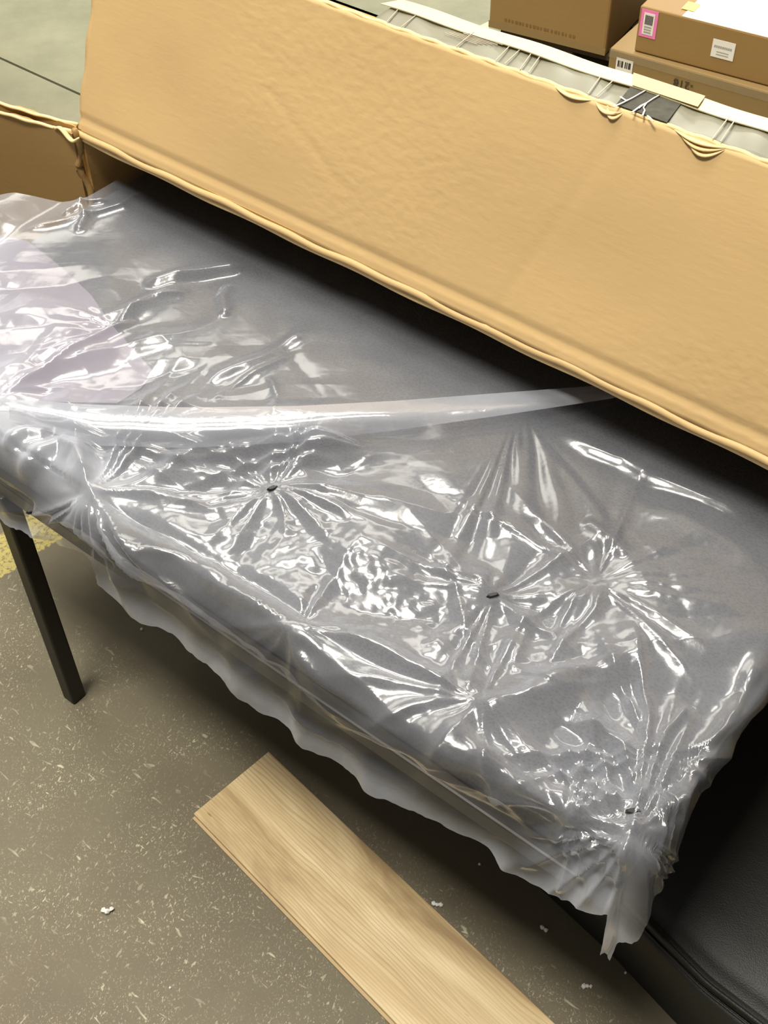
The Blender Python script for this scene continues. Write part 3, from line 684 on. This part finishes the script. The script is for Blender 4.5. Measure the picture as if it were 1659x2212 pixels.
# ------------------------------------------------------------------ black padded base at the lower right
Lo = [at(*q, 0) for q in ((1135, 1890), (1190, 1940), (1322, 2063), (1462, 2212))]
dLo = (Lo[-1]-Lo[0])/np.linalg.norm(Lo[-1]-Lo[0]); Lo = [Lo[0]-dLo*.02] + Lo + [Lo[-1]+dLo*.5]
HS = .125
S0, S1 = at(1369, 2005, HS), at(1642, 2212, HS); dS = (S1-S0)/np.linalg.norm(S1-S0)
ott = empty('padded_base', tuple(W(.1, .9, 0)), 'black grained vinyl padded base with a double seam, on the floor at the lower right', 'ottoman')
per = np.array([-dS[1], dS[0], 0]); per = per if per@V > 0 else -per
NS = 60; tot = 1.0
lo_pl = np.array(Lo); lens = np.r_[0, np.cumsum(np.linalg.norm(np.diff(lo_pl, axis=0), axis=1))]
def lop(d): return np.array([np.interp(d, lens, lo_pl[:, k]) for k in range(3)])
rows = []
for i in range(NS+1):
    d = i/NS*lens[-1]; b = lop(d); x_ = (b-S0)@dS; s = S0 + dS*x_; s[2] = HS
    if (s-b)@per < .012: s = b + per*.012; s[2] = HS
    prof = []
    def mixp(f, z, o=0): q = b*(1-f)+s*f; q = q.copy(); q[2] = z; return q - per*o
    prof += [mixp(0, 0), mixp(.05, .035, .006), mixp(.35, .075, .008), mixp(.72, .105, .005), mixp(.86, .112, .002), mixp(.90, .110, -.003), mixp(.94, .116, .001),
             mixp(1.0, HS, .0), mixp(1.06, HS+.001, 0)]
    e = s.copy()
    for dd, z in ((.010, HS-.003), (.013, HS-.003), (.020, HS+.006), (.035, HS+.012), (.07, HS+.018), (.14, HS+.021), (.25, HS+.022), (.40, HS+.018), (.50, HS+.008), (.54, HS-.02), (.55, .06), (.55, 0)):
        q = e + per*dd; q[2] = z; prof.append(q)
    rows.append(prof)
vs = [q for r_ in rows for q in r_]; m_ = len(rows[0]); fs2 = []
for i in range(NS):
    for j in range(m_-1):
        k = i*m_+j; fs2.append((k, k+1, k+m_+1, k+m_))
fs2.append(tuple(range(m_))); fs2.append(tuple(NS*m_+j for j in range(m_))[::-1])
bm_obj_ = mesh_obj('cushion', vs, fs2, M['vinyl'], ott, True)
for j_, r_ in ((4, .0016), (7, .0030)):
    bm_obj('piping', tube([rows[i][j_] + np.array([0, 0, .001]) for i in range(NS+1)], r_, 6), M['vinyl'], ott, True)

# ------------------------------------------------------------------ plank
plank = empty('laminate_plank', tuple((pl_a+pl_b)/2*[1, 1, 0]), 'pale oak laminate plank lying on the floor in front of the bench', 'plank')
ux = np.array([math.cos(PA), math.sin(PA), 0]); uy = np.array([-ux[1], ux[0], 0])
wd = float((pl_b-pl_a)@uy); b0 = pl_b.copy(); b0[2] = 0
a0 = b0 - uy*wd + ux*float((pl_a-pl_b)@ux)
zz = np.array([0, 0, 1.]); P = [a0, a0+ux*1.1, b0+ux*1.1, b0]
bm_obj('board', hexa([q+zz*.0005 for q in P]+[q+zz*.0118 for q in P], .0008, 2), M['oak'], plank)
P2 = [a0+ux*.001-uy*.004, a0+ux*1.1-uy*.004, a0+ux*1.1+uy*.001, a0+ux*.001+uy*.001]
bm_obj('locking_tongue', hexa([q+zz*.0008 for q in P2]+[q+zz*.005 for q in P2]), M['oak_edge'], plank)
P2 = [b0-ux*.004-uy*wd*.98, b0+ux*.001-uy*wd*.98, b0+ux*.001-uy*.002, b0-ux*.004-uy*.002]

# ------------------------------------------------------------------ crumbs and scraps on the floor
def crumb(x, y, r, n, label, name='foam_crumb', mat='foam', cat='crumb'):
    bm = bmesh.new(); c = at(x, y, 0)
    for k in range(n):
        bmesh.ops.create_icosphere(bm, subdivisions=1, radius=r*random.uniform(.7, 1.1), matrix=Matrix.Translation((c[0]+(k-n/2)*r*1.3, c[1]+random.uniform(-.8, .8)*r, r*.75)))
    for v_ in bm.verts: v_.co += Vector([random.uniform(-.2, .2)*r for _ in range(3)]); v_.co.z = max(v_.co.z, .0003)
    return tag(bm_obj(name, bm, M[mat]), label, cat)
crumb(948, 1957, .0036, 3, 'largest white foam crumb, beside the right edge of the plank')
crumb(1178, 2008, .0034, 2, 'white foam crumb on the dark floor below the hanging film corner')
crumb(1272, 2132, .0034, 3, 'white foam crumb near the bottom, between the plank and the black padded base')
crumb(1353, 2100, .0022, 1, 'tiny white foam crumb against the black padded base')
crumb(1038, 1866, .0022, 1, 'tiny white foam crumb just below the hem of the film')
crumb(237, 1970, .0040, 3, 'small shiny shred of plastic on the speckled floor left of the plank', 'plastic_shred', 'white_paper', 'shred')
crumb(308, 1362, .0024, 1, 'tiny white crumb on the floor right of the black leg')
crumb(370, 2133, .0018, 1, 'tiny bright crumb on the floor near the bottom left')
